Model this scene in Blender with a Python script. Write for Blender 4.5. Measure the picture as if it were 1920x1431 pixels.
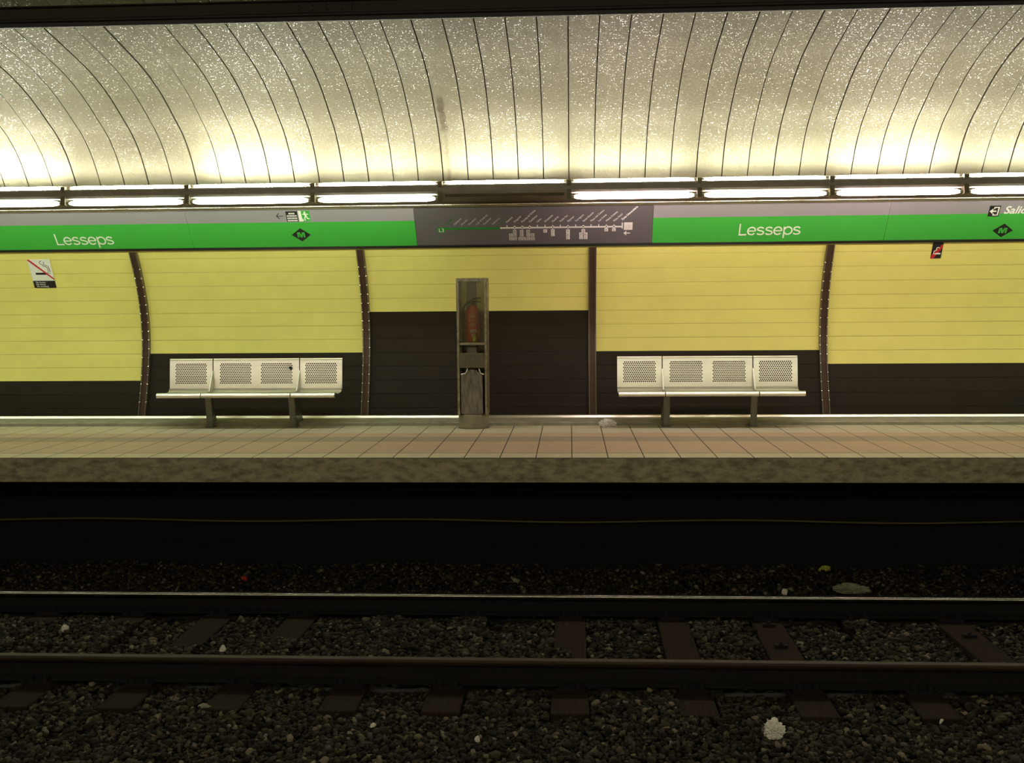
import bpy, bmesh, math, random
import numpy as np
from mathutils import Vector, Matrix

for o in list(bpy.data.objects):
    bpy.data.objects.remove(o, do_unlink=True)
S = bpy.context.scene
COL = S.collection
random.seed(7)
PI = math.pi

# ------------------------------------------------------------------ camera
# world axes: x to the right along the track, y away from the camera, z up, platform top at z = 0
PITCH, YAW, ROLL, FPX, EYE = -0.0735, -0.0549, -0.0081, 2000.0, 1.2886
fw = Vector((math.sin(YAW) * math.cos(PITCH), math.cos(YAW) * math.cos(PITCH), math.sin(PITCH)))
rt = fw.cross(Vector((0, 0, 1))).normalized()
up = rt.cross(fw)
rt2 = rt * math.cos(ROLL) + up * math.sin(ROLL)
up2 = up * math.cos(ROLL) - rt * math.sin(ROLL)
cd = bpy.data.cameras.new('camera')
cam = bpy.data.objects.new('camera', cd)
COL.objects.link(cam)
m = Matrix.Identity(4)
for i in range(3):
    m[i][0], m[i][1], m[i][2] = rt2[i], up2[i], -fw[i]
m[2][3] = EYE
cam.matrix_world = m
cd.sensor_width = 36.0
cd.lens = 36.0 * FPX / 1920.0
cd.clip_start = 0.02
S.camera = cam

# ------------------------------------------------------------------ world and exposure
w = bpy.data.worlds.new('world'); S.world = w; w.use_nodes = True
w.node_tree.nodes['Background'].inputs[0].default_value = (0.5, 0.6, 0.4, 1)
w.node_tree.nodes['Background'].inputs[1].default_value = 0.0
S.view_settings.view_transform = 'Standard'
S.view_settings.look = 'None'
S.view_settings.exposure = 0.0
S.view_settings.gamma = 1.0
S.view_settings.use_curve_mapping = False
S.cycles.max_bounces = 8
S.cycles.diffuse_bounces = 5
S.cycles.glossy_bounces = 4
S.cycles.use_denoising = True
S.cycles.sample_clamp_indirect = 6.0

# lamp power and colour, by place in the row (index k: the tube between junction k and k + 1)
TUBE_PITCH, TUBE_X0 = 1.25, -0.0075
POWER = 9.0
UP_GAIN, LOW_GAIN, NEAR_GAIN = 12.0, 5.0, 2.7
UP_POWER = {-8: 1, -7: 1.1, -6: 1, -5: 1.75, -4: .62, -3: 1.75, -2: .95, -1: 1.25, 0: .95, 1: .85, 2: 1.5, 3: 1, 4: 1, 5: 1, 6: 1}
COOL, WARM, PINK = (.90, 1.0, .74), (1.0, .93, .72), (1.0, .78, .80)
LOW_COL = {-8: COOL, -7: COOL, -6: COOL, -5: COOL, -4: COOL, -3: COOL, -2: (.95, 1, .78), 0: (1.0, .80, .76), 1: WARM,
           2: (1, .80, .74), 3: (.97, .97, .76), 4: COOL, 5: COOL, 6: COOL}
LOW_POWER = {-8: .8, -7: .8, -6: .8, -5: .8, -4: .8, -3: .8, -2: .9, 0: 1.25, 1: .95, 2: 1.15, 3: .8, 4: .8, 5: .8, 6: .8}

# ------------------------------------------------------------------ materials
def mat(name, col, rough=.6, metal=0.0, spec=.5, var=0.0, vscale=8.0, bump=0.0, bscale=60.0, col2=None,
        stretch=(1, 1, 1), detail=6.0, lo=.35, hi=.7, coat=0.0):
    m = bpy.data.materials.new(name); m.use_nodes = True
    nt = m.node_tree; b = nt.nodes['Principled BSDF']
    b.inputs['Base Color'].default_value = (*col, 1)
    b.inputs['Roughness'].default_value = rough
    b.inputs['Metallic'].default_value = metal
    b.inputs['Specular IOR Level'].default_value = spec
    b.inputs['Coat Weight'].default_value = coat
    tc = nt.nodes.new('ShaderNodeTexCoord')
    mp = nt.nodes.new('ShaderNodeMapping'); mp.inputs['Scale'].default_value = stretch
    nt.links.new(tc.outputs['Object'], mp.inputs['Vector'])
    if var > 0 or col2:
        n = nt.nodes.new('ShaderNodeTexNoise'); n.inputs['Scale'].default_value = vscale
        n.inputs['Detail'].default_value = detail; n.inputs['Roughness'].default_value = .65
        nt.links.new(mp.outputs[0], n.inputs['Vector'])
        r = nt.nodes.new('ShaderNodeMapRange')
        r.inputs['From Min'].default_value = lo; r.inputs['From Max'].default_value = hi
        nt.links.new(n.outputs['Fac'], r.inputs['Value'])
        mx = nt.nodes.new('ShaderNodeMix'); mx.data_type = 'RGBA'
        c2 = col2 or tuple(max(0, c * (1 - var)) for c in col)
        mx.inputs['A'].default_value = (*col, 1); mx.inputs['B'].default_value = (*c2, 1)
        nt.links.new(r.outputs[0], mx.inputs['Factor'])
        nt.links.new(mx.outputs['Result'], b.inputs['Base Color'])
        m['mix'] = mx.name
    if bump > 0:
        n2 = nt.nodes.new('ShaderNodeTexNoise'); n2.inputs['Scale'].default_value = bscale
        n2.inputs['Detail'].default_value = 5.0
        nt.links.new(mp.outputs[0], n2.inputs['Vector'])
        bp = nt.nodes.new('ShaderNodeBump'); bp.inputs['Strength'].default_value = bump
        bp.inputs['Distance'].default_value = .01
        nt.links.new(n2.outputs['Fac'], bp.inputs['Height'])
        nt.links.new(bp.outputs[0], b.inputs['Normal'])
    return m

def emit(name, col, strength):
    m = bpy.data.materials.new(name); m.use_nodes = True
    nt = m.node_tree; nt.nodes.clear()
    e = nt.nodes.new('ShaderNodeEmission'); e.inputs[0].default_value = (*col, 1); e.inputs[1].default_value = strength
    o = nt.nodes.new('ShaderNodeOutputMaterial'); nt.links.new(e.outputs[0], o.inputs[0])
    return m

M = {}
M['yellow'] = mat('yellow_enamel_plank', (.87, .79, .225), .42, var=.08, vscale=2.5, spec=.35)
M['brown'] = mat('brown_enamel_plank', (.024, .0155, .0095), .45, var=.2, vscale=3, spec=.25)
M['groove'] = mat('plank_groove_grime', (.66, .59, .17), .8)
M['groove_b'] = mat('brown_groove_grime', (.016, .010, .006), .8)
M['dark'] = mat('dark_void', (.008, .007, .006), .9)
M['concrete'] = mat('edge_concrete', (.50, .47, .31), .85, col2=(.21, .195, .13), vscale=9, bump=.8, bscale=60, lo=.40, hi=.66, stretch=(1, 1, 2.2))
M['pit'] = mat('shaded_pit_wall', (.004, .0035, .0025), .95, var=.5, vscale=4, bump=.4)  # near-black colour carries the shade under the platform overhang
M['tile_light'] = mat('tile_beige', (0.62, 0.56, 0.43), .5, var=.16, vscale=6, bump=.05)
M['tile_pink'] = mat('tile_rose', (.55, .385, .275), .5, var=.15, vscale=6, bump=.05)
M['tile_dark'] = mat('tile_taupe_band', (0.37, 0.29, 0.225), .6, var=.15, vscale=6, bump=.1)
M['tile_edge'] = mat('tile_edge_cream', (0.64, 0.56, 0.41), .5, var=.15, vscale=7, bump=.05)
M['grout'] = mat('dark_grout', (.035, .028, .02), .9)
M['kerb'] = mat('kerb_stone', (.36, .34, .26), .6, var=.35, vscale=7, bump=.1)
M['chrome'] = mat('polished_strip', (.80, .77, .69), .32, 1.0, var=.12, vscale=9, stretch=(.4, 1, 1))
M['steel'] = mat('brushed_bench_steel', (.97, .95, .88), .29, 1.0, var=.10, vscale=5, bump=.02, bscale=30, stretch=(.5, 2, 2))
M['steel_stay'] = mat('bench_stay_steel', (.50, .49, .43), .42, 1.0)
M['steel_dull'] = mat('dull_bench_leg_steel', (.20, .20, .165), .45, .8, var=.25, vscale=8)
M['rib'] = mat('brown_painted_rib', (.085, .045, .030), .38, .2, var=.3, vscale=9)
M['rib_edge'] = mat('rib_edge_metal', (.22, .19, .15), .35, .8)
M['rivet'] = mat('bright_rivet', (.9, .88, .82), .25, 1.0)
M['sign_grey'] = mat('sign_grey', (.30, .275, .30), .42, 0, var=.04, vscale=3, spec=.35)
M['map_grey'] = mat('line_map_grey', (.12, .106, .112), .42, 0, var=.05, vscale=3, spec=.35)
M['sign_green'] = mat('sign_green', (.055, .43, .055), .38, 0, var=.05, vscale=3, spec=.35)
M['map_green'] = mat('line_map_green', (.012, .20, .02), .4)
M['white'] = mat('sign_white', (.86, .86, .80), .5)
M['map_white'] = mat('line_map_white', (.74, .70, .68), .5)
M['map_dim'] = mat('line_map_faded', (.50, .45, .44), .5)
M['black'] = mat('sign_black', (.012, .011, .012), .4)
M['red'] = mat('sign_red', (.55, .02, .03), .4)
M['cornice'] = mat('cornice_metal', (.62, .56, .46), .25, 1.0, var=.3, vscale=6, stretch=(.25, 1, 1))
M['closure'] = mat('brown_closure_board', (.10, .075, .04), .6, var=.3, vscale=5)
M['housing'] = mat('lamp_housing_grey', (.30, .27, .235), .5, .1, var=.25, vscale=7)
M['bracket'] = mat('lamp_bracket_metal', (.16, .14, .09), .5, .4)
M['cap'] = mat('tube_end_cap', (.35, .33, .27), .4, .7)
M['cab'] = mat('worn_cabinet_frame', (.40, .36, .25), .42, .45, col2=(.13, .10, .06), vscale=14, bump=.15, bscale=50)
M['cab_plate'] = mat('cabinet_plate', (.17, .15, .10), .5, .4, var=.35, vscale=9, stretch=(2, 2, .6))
M['cab_base'] = mat('cabinet_base_cement', (.26, .23, .15), .7, var=.3, vscale=9)
M['scratched'] = mat('scratched_hanging_plate', (.28, .255, .22), .45, .5, col2=(.10, .09, .075), vscale=11, stretch=(3, 3, .7))
M['post'] = mat('cabinet_back_post', (.42, .42, .34), .6, var=.2, vscale=9)
M['ext_red'] = mat('extinguisher_red', (.42, .028, .015), .35, var=.3, vscale=9)
M['ext_grey'] = mat('extinguisher_print', (.45, .36, .33), .6)
M['ext_yellow'] = mat('extinguisher_yellow_tag', (.62, .55, .08), .5)
M['rubber'] = mat('black_rubber', (.012, .012, .011), .6)
M['wood'] = mat('old_sleeper_wood', (.034, .0215, .013), .9, spec=.12, col2=(.014, .009, .006), vscale=9, stretch=(6, .6, 1), bump=.5, bscale=30)
M['rust'] = mat('rusty_rail_side', (.008, .0055, .004), .9, .1, var=.4, vscale=12, bump=.2)
M['rail_top'] = mat('far_rail_running_face', (.55, .52, .48), .20, 1.0, var=.3, vscale=12, stretch=(.3, 2, 2), bump=.06, bscale=25)
M['rail_dull'] = mat('near_rail_running_face', (.05, .030, .019), .6, .4, var=.3, vscale=12, stretch=(.3, 2, 2))
M['catenary'] = mat('dark_catenary_metal', (.022, .018, .010), .55, .3, var=.25, vscale=5)
M['catenary_low'] = mat('black_contact_bar', (.008, .007, .006), .6)
M['pipe'] = mat('dull_yellow_conduit', (.09, .075, .02), .4, .1)
M['paper'] = mat('white_litter_paper', (.80, .77, .72), .8, var=.15, vscale=30)
M['paper_grey'] = mat('grubby_plastic_litter', (.34, .33, .24), .5, var=.4, vscale=20)
M['paper_green'] = mat('yellow_green_wrapper', (.42, .44, .06), .5)
M['paper_red'] = mat('red_scrap', (.5, .04, .02), .5)

# tinted pane
def tinted(tc):
    m = bpy.data.materials.new('smoky_pane'); m.use_nodes = True
    nt = m.node_tree; nt.nodes.clear()
    t = nt.nodes.new('ShaderNodeBsdfTransparent'); t.inputs[0].default_value = (*tc, 1)
    g = nt.nodes.new('ShaderNodeBsdfGlossy'); g.inputs['Roughness'].default_value = .15
    g.inputs[0].default_value = (.8, .8, .75, 1)
    mx = nt.nodes.new('ShaderNodeMixShader'); mx.inputs[0].default_value = .05
    o = nt.nodes.new('ShaderNodeOutputMaterial')
    nt.links.new(t.outputs[0], mx.inputs[1]); nt.links.new(g.outputs[0], mx.inputs[2]); nt.links.new(mx.outputs[0], o.inputs[0])
    return m
M['pane'] = tinted((.40, .40, .32)); M['front_pane'] = tinted((.86, .84, .78))

# ballast: colour differs from stone to stone
def stone_mat():
    m = bpy.data.materials.new('ballast_stone'); m.use_nodes = True
    nt = m.node_tree; b = nt.nodes['Principled BSDF']; b.inputs['Roughness'].default_value = .8
    b.inputs['Specular IOR Level'].default_value = .2
    g = nt.nodes.new('ShaderNodeNewGeometry')
    r = nt.nodes.new('ShaderNodeValToRGB')
    e = r.color_ramp.elements
    e[0].position = 0; e[0].color = (.012, .0095, .006, 1)
    e[1].position = 1; e[1].color = (.22, .19, .14, 1)
    for p, c in ((.45, (.020, .016, .010, 1)), (.70, (.042, .034, .021, 1)), (.93, (.085, .072, .047, 1))):
        x = e.new(p); x.color = c
    nt.links.new(g.outputs['Random Per Island'], r.inputs[0]); nt.links.new(r.outputs[0], b.inputs['Base Color'])
    return m
M['stone'] = stone_mat()

# vault slab: cream concrete, faint sparkle, a dark water stain of its own shape, a dark olive band over the tracks
def vault_mat():
    m = mat('vault_slab', (.265, .243, .165), .62, spec=.12, var=.16, vscale=1.6, bump=.12, bscale=38)
    nt = m.node_tree; b = nt.nodes['Principled BSDF']
    tc = nt.nodes.new('ShaderNodeTexCoord'); sx = nt.nodes.new('ShaderNodeSeparateXYZ')
    nt.links.new(tc.outputs['Object'], sx.inputs[0])
    n = nt.nodes.new('ShaderNodeTexNoise'); n.inputs['Scale'].default_value = 9; n.inputs['Detail'].default_value = 6
    nt.links.new(tc.outputs['Object'], n.inputs['Vector'])
    def math_(op, a, bb=None, clamp=False):
        k = nt.nodes.new('ShaderNodeMath'); k.operation = op; k.use_clamp = clamp
        for i, v in enumerate((a, bb)):
            if v is None: continue
            if isinstance(v, (int, float)): k.inputs[i].default_value = v
            else: nt.links.new(v, k.inputs[i])
        return k.outputs[0]
    X, Y, Z = sx.outputs
    def band(v, c, half, soft):   # 1 inside |v-c|<half, soft edge
        d = math_('ABSOLUTE', math_('SUBTRACT', v, c))
        return math_('DIVIDE', math_('SUBTRACT', half + soft, d), soft, True)
    wob = math_('MULTIPLY', math_('SUBTRACT', n.outputs['Fac'], .5), .05)
    Xw = math_('ADD', X, wob)
    head = math_('MULTIPLY', band(Xw, -1.200, .022, .018), band(math_('ADD', Z, wob), 3.06, .10, .04))
    tail = math_('MULTIPLY', math_('MULTIPLY', band(Xw, -1.20, .006, .02), band(Z, 2.78, .22, .05)), .35)
    foot = math_('MULTIPLY', math_('MULTIPLY', band(Xw, -1.195, .008, .02), band(Z, 2.53, .08, .05)), .55)
    s = math_('MAXIMUM', math_('MAXIMUM', head, tail), foot)
    s = math_('MULTIPLY', s, math_('ADD', .45, n.outputs['Fac']), True)
    s = math_('MULTIPLY', s, .95)
    # dark olive band over the tracks: slabs near the crown darker and less specular
    crown_dark = math_('DIVIDE', math_('SUBTRACT', 8.50, math_('ADD', Y, math_('MULTIPLY', wob, .3))), .04, True)
    crown_dark2 = math_('DIVIDE', math_('SUBTRACT', Y, 2.6), .10, True)
    crown_dark = math_('MULTIPLY', math_('MULTIPLY', crown_dark, crown_dark2), .96)
    src = b.inputs['Base Color'].links[0].from_socket
    def over(src, fac, col):
        mx = nt.nodes.new('ShaderNodeMix'); mx.data_type = 'RGBA'
        nt.links.new(fac, mx.inputs['Factor']); nt.links.new(src, mx.inputs['A']); mx.inputs['B'].default_value = (*col, 1)
        return mx.outputs['Result']
    c = over(over(src, s, (.10, .08, .045)), crown_dark, (.045, .036, .010))
    nt.links.new(c, b.inputs['Base Color'])
    # glazed flecks: small raised grains that catch the tubes
    vo = nt.nodes.new('ShaderNodeTexVoronoi'); vo.inputs['Scale'].default_value = 62
    nt.links.new(tc.outputs['Object'], vo.inputs['Vector'])
    cut = math_('LESS_THAN', vo.outputs['Distance'], .32)
    sp = nt.nodes.new('ShaderNodeSeparateColor'); nt.links.new(vo.outputs['Color'], sp.inputs[0])
    pick = math_('MULTIPLY', cut, math_('GREATER_THAN', sp.outputs[0], .45))
    def lerp(f, a, bb):
        q = nt.nodes.new('ShaderNodeMapRange'); nt.links.new(f, q.inputs['Value'])
        q.inputs['To Min'].default_value = a; q.inputs['To Max'].default_value = bb; return q.outputs[0]
    nt.links.new(lerp(pick, .62, .20), b.inputs['Roughness']); nt.links.new(math_('MULTIPLY', lerp(pick, .12, .5), math_('SUBTRACT', 1.0, crown_dark)), b.inputs['Specular IOR Level'])
    # each fleck leans its own way
    cs = nt.nodes.new('ShaderNodeVectorMath'); cs.operation = 'SUBTRACT'; nt.links.new(vo.outputs['Color'], cs.inputs[0]); cs.inputs[1].default_value = (.5, .5, .5)
    sc = nt.nodes.new('ShaderNodeVectorMath'); sc.operation = 'SCALE'; nt.links.new(cs.outputs[0], sc.inputs[0])
    nt.links.new(math_('MULTIPLY', pick, .20), sc.inputs['Scale'])
    ad = nt.nodes.new('ShaderNodeVectorMath'); ad.operation = 'ADD'
    nt.links.new(b.inputs['Normal'].links[0].from_socket, ad.inputs[0]); nt.links.new(sc.outputs[0], ad.inputs[1])
    nm = nt.nodes.new('ShaderNodeVectorMath'); nm.operation = 'NORMALIZE'; nt.links.new(ad.outputs[0], nm.inputs[0])
    nt.links.new(nm.outputs[0], b.inputs['Normal'])
    return m
M['vault'] = vault_mat()
M['joint'] = mat('vault_joint', (.05, .04, .02), .9)
M['nearwall'] = mat('near_wall_enamel', (.45, .40, .16), .5)

# ------------------------------------------------------------------ mesh helpers
class MB:
    def __init__(s): s.v = []; s.f = []; s.m = []; s.sm = []
    def add(s, vs, fs, m=0, smooth=False):
        b = len(s.v); s.v += [tuple(v) for v in vs]
        for f in fs: s.f.append([b + i for i in f]); s.m.append(m); s.sm.append(smooth)
        return s
    def box(s, x0, x1, y0, y1, z0, z1, m=0):
        vs = [(x, y, z) for x in (x0, x1) for y in (y0, y1) for z in (z0, z1)]
        return s.add(vs, [(0, 1, 3, 2), (4, 6, 7, 5), (0, 4, 5, 1), (2, 3, 7, 6), (0, 2, 6, 4), (1, 5, 7, 3)], m)
    def prism(s, pts, a0, a1, axis='x', m=0, smooth=False, caps=True):
        """closed outline pts extruded along an axis"""
        def P(a, p): return {'x': (a, p[0], p[1]), 'y': (p[0], a, p[1]), 'z': (p[0], p[1], a)}[axis]
        n = len(pts)
        s.add([P(a0, p) for p in pts] + [P(a1, p) for p in pts], [(i, (i + 1) % n, n + (i + 1) % n, n + i) for i in range(n)], m, smooth)
        if caps:
            s.add([P(a0, p) for p in pts], [tuple(range(n))[::-1]], m)
            s.add([P(a1, p) for p in pts], [tuple(range(n))], m)
        return s
    def sheet(s, pts, x0, x1, m=0, smooth=True):
        n = len(pts)
        return s.add([(x0, *p) for p in pts] + [(x1, *p) for p in pts], [(i, i + 1, n + i + 1, n + i) for i in range(n - 1)], m, smooth)
    def tube(s, a, b, r0, r1=None, n=16, m=0, caps=True):
        r1 = r0 if r1 is None else r1
        a, b = Vector(a), Vector(b); d = (b - a).normalized()
        u = d.orthogonal().normalized(); v = d.cross(u)
        ring = lambda c, r: [c + (u * math.cos(2 * PI * i / n) + v * math.sin(2 * PI * i / n)) * r for i in range(n)]
        s.add(ring(a, r0) + ring(b, r1), [(i, (i + 1) % n, n + (i + 1) % n, n + i) for i in range(n)], m, True)
        if caps:
            s.add(ring(a, r0), [tuple(range(n))[::-1]], m); s.add(ring(b, r1), [tuple(range(n))], m)
        return s
    def path(s, pts, r, n=10, m=0):
        for a, b in zip(pts, pts[1:]): s.tube(a, b, r, n=n, m=m)
        return s
    def lathe(s, prof, n=32, m=0, sx=1, sy=1, cx=0, cy=0):
        k = len(prof)
        vs = [(cx + r * math.cos(2 * PI * i / n) * sx, cy + r * math.sin(2 * PI * i / n) * sy, z) for i in range(n) for r, z in prof]
        s.add(vs, [(i * k + j, ((i + 1) % n) * k + j, ((i + 1) % n) * k + j + 1, i * k + j + 1) for i in range(n) for j in range(k - 1)], m, True)
        return s
    def poly(s, pts, z, m=0):
        """flat outline in local xy"""
        return s.add([(x, y, z) for x, y in pts], [tuple(range(len(pts)))], m)
    def build(s, name, mats, parent=None, loc=None, bevel=0):
        me = bpy.data.meshes.new(name); me.from_pydata(s.v, [], s.f)
        if not isinstance(mats, (list, tuple)): mats = [mats]
        for q in mats: me.materials.append(q)
        me.polygons.foreach_set('material_index', s.m); me.polygons.foreach_set('use_smooth', s.sm)
        me.update()
        o = bpy.data.objects.new(name, me); COL.objects.link(o)
        if parent: o.parent = parent
        if loc: o.location = loc
        if bevel:
            b = o.modifiers.new('bevel', 'BEVEL'); b.width = bevel; b.segments = 2; b.limit_method = 'ANGLE'; b.angle_limit = .7
        return o

def tag(o, label=None, cat=None, group=None, kind=None):
    if label: o['label'] = label
    if cat: o['category'] = cat
    if group: o['group'] = group
    if kind: o['kind'] = kind
    return o
def empty(name, loc, rot=(0, 0, 0)):
    o = bpy.data.objects.new(name, None); COL.objects.link(o); o.location = loc; o.rotation_euler = rot
    o.empty_display_size = .1
    return o
def copy_tree(o, parent=None):
    c = o.copy(); COL.objects.link(c); c.parent = parent
    for ch in list(o.children):
        copy_tree(ch, c)
    return c
_texts = []
def text(name, s, size, material, parent, x, y, z=.003, rot=0, align='LEFT', offset=0.0, shear=0.0, sx=1.0, extrude=.0008, valign='TOP_BASELINE'):
    cu = bpy.data.curves.new(name, 'FONT'); cu.body = s; cu.size = size; cu.align_x = align; cu.extrude = extrude
    cu.offset = offset; cu.shear = shear; cu.resolution_u = 4
    cu.materials.append(material)
    t = bpy.data.objects.new(name + '_tmp', cu); COL.objects.link(t)
    _texts.append((t, name, parent, (x, y, z), rot, sx))
    return len(_texts) - 1
def flush_texts():
    dg = bpy.context.evaluated_depsgraph_get(); dg.update()
    for t, name, parent, loc, rot, sx in _texts:
        me = bpy.data.meshes.new_from_object(t.evaluated_get(dg))
        o = bpy.data.objects.new(name, me); COL.objects.link(o)
        o.parent = parent; o.location = loc; o.rotation_euler = (0, 0, rot); o.scale = (sx, 1, 1)
        cu = t.data; bpy.data.objects.remove(t); bpy.data.curves.remove(cu)
        me.name = name
    _texts.clear()

XL, XR = -12.0, 12.0

# ------------------------------------------------------------------ far wall: curved planks, yellow over brown
WP = [(0, 11.55), (.2, 11.60), (.42, 11.68), (.75, 11.745), (1.0, 11.755), (1.25, 11.72), (1.57, 11.62), (1.87, 11.47), (2.02, 11.38), (2.3, 11.2)]
def wallD(z):
    for (a, da), (b, db) in zip(WP, WP[1:]):
        if z <= b: t = (z - a) / (b - a); return da + (db - da) * t
    return WP[-1][1]
# a smoother profile than straight segments
_z = np.array([p[0] for p in WP]); _d = np.array([p[1] for p in WP])
_co = np.polyfit(_z, _d, 4)
def wallD(z): return float(np.polyval(_co, z))

RIB_X = [0.2404 + 2.4958 * k for k in range(-5, 6)]
bays = [XL] + RIB_X + [XR]
# number of brown planks in each bay (a plank is 0.15 m tall)
BROWN = {4: 5, 5: 8, 6: 5, 7: 4, 3: 3}
wb = MB()
for bi in range(len(bays) - 1):
    x0, x1 = bays[bi], bays[bi + 1]
    nb = BROWN.get(bi, (4, 3, 5)[bi % 3])
    for k in range(0, 14):
        z0, z1 = k * .15, (k + 1) * .15
        g = .003
        mi, mg = (1, 3) if k < nb else (0, 2)
        zs = [z0 + g, z0 + .05, z0 + .10, z1 - g]
        wb.sheet([(wallD(z), z) for z in zs], x0, x1, mi, True)
        mg2 = 3 if k + 1 <= nb else 2
        wb.sheet([(wallD(z1 - g), z1 - g), (wallD(z1) + .003, z1 - g)], x0, x1, mg2, False)
        wb.sheet([(wallD(z1) + .003, z1 - g), (wallD(z1) + .003, z1 + g)], x0, x1, mg2, False)
        wb.sheet([(wallD(z1) + .003, z1 + g), (wallD(z1 + g), z1 + g)], x0, x1, mg2, False)
tag(wb.build('wall_back', [M['yellow'], M['brown'], M['groove'], M['groove_b']]), kind='structure')
# patch of wall that rises behind the sign band to the vault
up_ = MB(); up_.sheet([(wallD(2.1), 2.1), (11.50, 2.3), (11.4, 2.6)], XL, XR, 0)
tag(up_.build('wall_upper', M['closure']), kind='structure')

# ribs between the bays
def make_rib(x, rivets, n):
    root = empty('trim_%d' % n, (x, 11.5, 0)); root['kind'] = 'structure'
    zs = [i * .05 for i in range(0, 38)] + [1.872]
    b = MB(); e = MB()
    hw = .034
    def strip(mb, xa, xb, d0, d1, mi=0):
        n_ = len(zs); vs = []
        for z in zs:
            y = wallD(z) - 11.5
            vs += [(xa, y + d1, z), (xa, y + d0, z), (xb, y + d0, z), (xb, y + d1, z)]
        fs = []
        for i in range(n_ - 1):
            q = i * 4
            for j in range(4): fs.append((q + j, q + (j + 1) % 4, q + 4 + (j + 1) % 4, q + 4 + j))
        fs.append((0, 3, 2, 1)); fs.append(tuple((n_ - 1) * 4 + j for j in range(4)))
        mb.add(vs, fs, mi, False)
    strip(b, -hw, hw, -.030, .004)
    b.build('rib_channel', M['rib'], root)
    for sx in (-1, 1):
        e = MB(); strip(e, sx * (hw + .002) - .006, sx * (hw + .002) + .006, -.045, .002)
        e.build('rib_flange', M['rib_edge'], root)
    if rivets:
        r = MB(); r.lathe([(.0001, -.009), (.006, -.0075), (.0095, -.003), (.010, 0)], 10)
        proto = None
        for sx in (-1, 1):
            for i in range(16):
                z = .22 + i * .098
                if proto is None:
                    o = r.build('rivet', M['rivet'], root); proto = o
                else:
                    o = proto.copy(); COL.objects.link(o); o.parent = root
                o.rotation_euler = (-PI / 2, 0, 0)
                o.location = (sx * (hw + .002), wallD(z) - 11.5 - .045, z)
for n, k in enumerate((4, 5, 3, 6, 2, 7)):
    make_rib(RIB_X[k + 0], k != 5, n + 1)

# kerb and polished strip at the wall foot
kb = MB(); kb.prism([(11.15, 0), (11.15, .03), (11.165, .04), (11.50, .045), (11.56, .045), (11.56, 0)], XL, XR)
tag(kb.build('baseboard_back', M['kerb']), kind='structure')
ch = MB(); ch.prism([(11.454, .045), (11.452, .054), (11.466, .075), (11.474, .079), (11.49, .079), (11.49, .045)], XL, XR)
tag(ch.build('trim_7', M['chrome']), kind='structure')

# ------------------------------------------------------------------ platform: tiles on a concrete slab
fl = MB()
fl.prism([(8.80, -.205), (8.80, -.022), (8.806, -.012), (8.812, -.004), (11.6, -.004), (11.6, -.205)], XL, XR, m=0)
rows = [(8.832, 9.084, 4), (9.102, 9.860, 2), (9.862, 10.216, 3), (10.218, 10.51, 2), (10.512, 11.15, 1)]
tw = .3005
n0 = int((XL) / tw)
for y0, y1, mi in rows:
    for k in range(n0, -n0):
        xa, xb = .0097 + k * tw + .0042, .0097 + (k + 1) * tw - .0042
        fl.add([(xa, y0, 0), (xb, y0, 0), (xb, y1, 0), (xa, y1, 0), (xa, y0, -.004), (xb, y0, -.004)], [(0, 1, 2, 3), (0, 4, 5, 1)], mi)
fl.add([(XL, 8.805, -.0035), (XR, 8.805, -.0035), (XR, 11.15, -.0035), (XL, 11.15, -.0035)], [(0, 1, 2, 3)], 5)
tag(fl.build('floor', [M['concrete'], M['tile_light'], M['tile_pink'], M['tile_dark'], M['tile_edge'], M['grout']]), kind='structure')

# pit wall below the overhang, with its ledge
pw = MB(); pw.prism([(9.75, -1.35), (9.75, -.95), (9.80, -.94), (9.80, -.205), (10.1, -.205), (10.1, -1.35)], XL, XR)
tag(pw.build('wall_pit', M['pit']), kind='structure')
cb = MB(); cb.path([(XL, 9.74, -.735), (-9, 9.74, -.74)], .012)
pts = [(x, 9.70, -.715 - .012 * math.cos(x * 2.1)) for x in np.arange(-12, 12.1, .25)]
cb = MB(); cb.path(pts, .011, 8)
tag(cb.build('conduit', M['pipe']), 'thin dull yellow conduit running along the dark pit wall under the platform', 'pipe')
for dz in (-.45,):
    c2 = MB(); c2.path([(x, 9.76, dz - .01 * math.sin(x * 1.7)) for x in np.arange(-12, 12.1, .3)], .018, 8)
    tag(c2.build('power_cable', M['rubber']), 'black cable on the shadowed pit wall above the yellow conduit', 'cable')

# ------------------------------------------------------------------ vault: slabs 0.25 m wide with open joints
VP = [(10.76, 2.44), (10.715, 2.51), (10.625, 2.65), (10.51, 2.80), (10.34, 2.95), (10.15, 3.06), (9.95, 3.17), (9.75, 3.265), (9.45, 3.37), (9.1, 3.45), (8.65, 3.54),
      (8.1, 3.64), (7.5, 3.73), (6.8, 3.80), (6.1, 3.84), (5.5, 3.85)]
VP = VP + [(11.0 - d, z) for d, z in VP[-2::-1]]
_t = np.concatenate([[0], np.cumsum([math.dist(a, b) for a, b in zip(VP, VP[1:])])])
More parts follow.
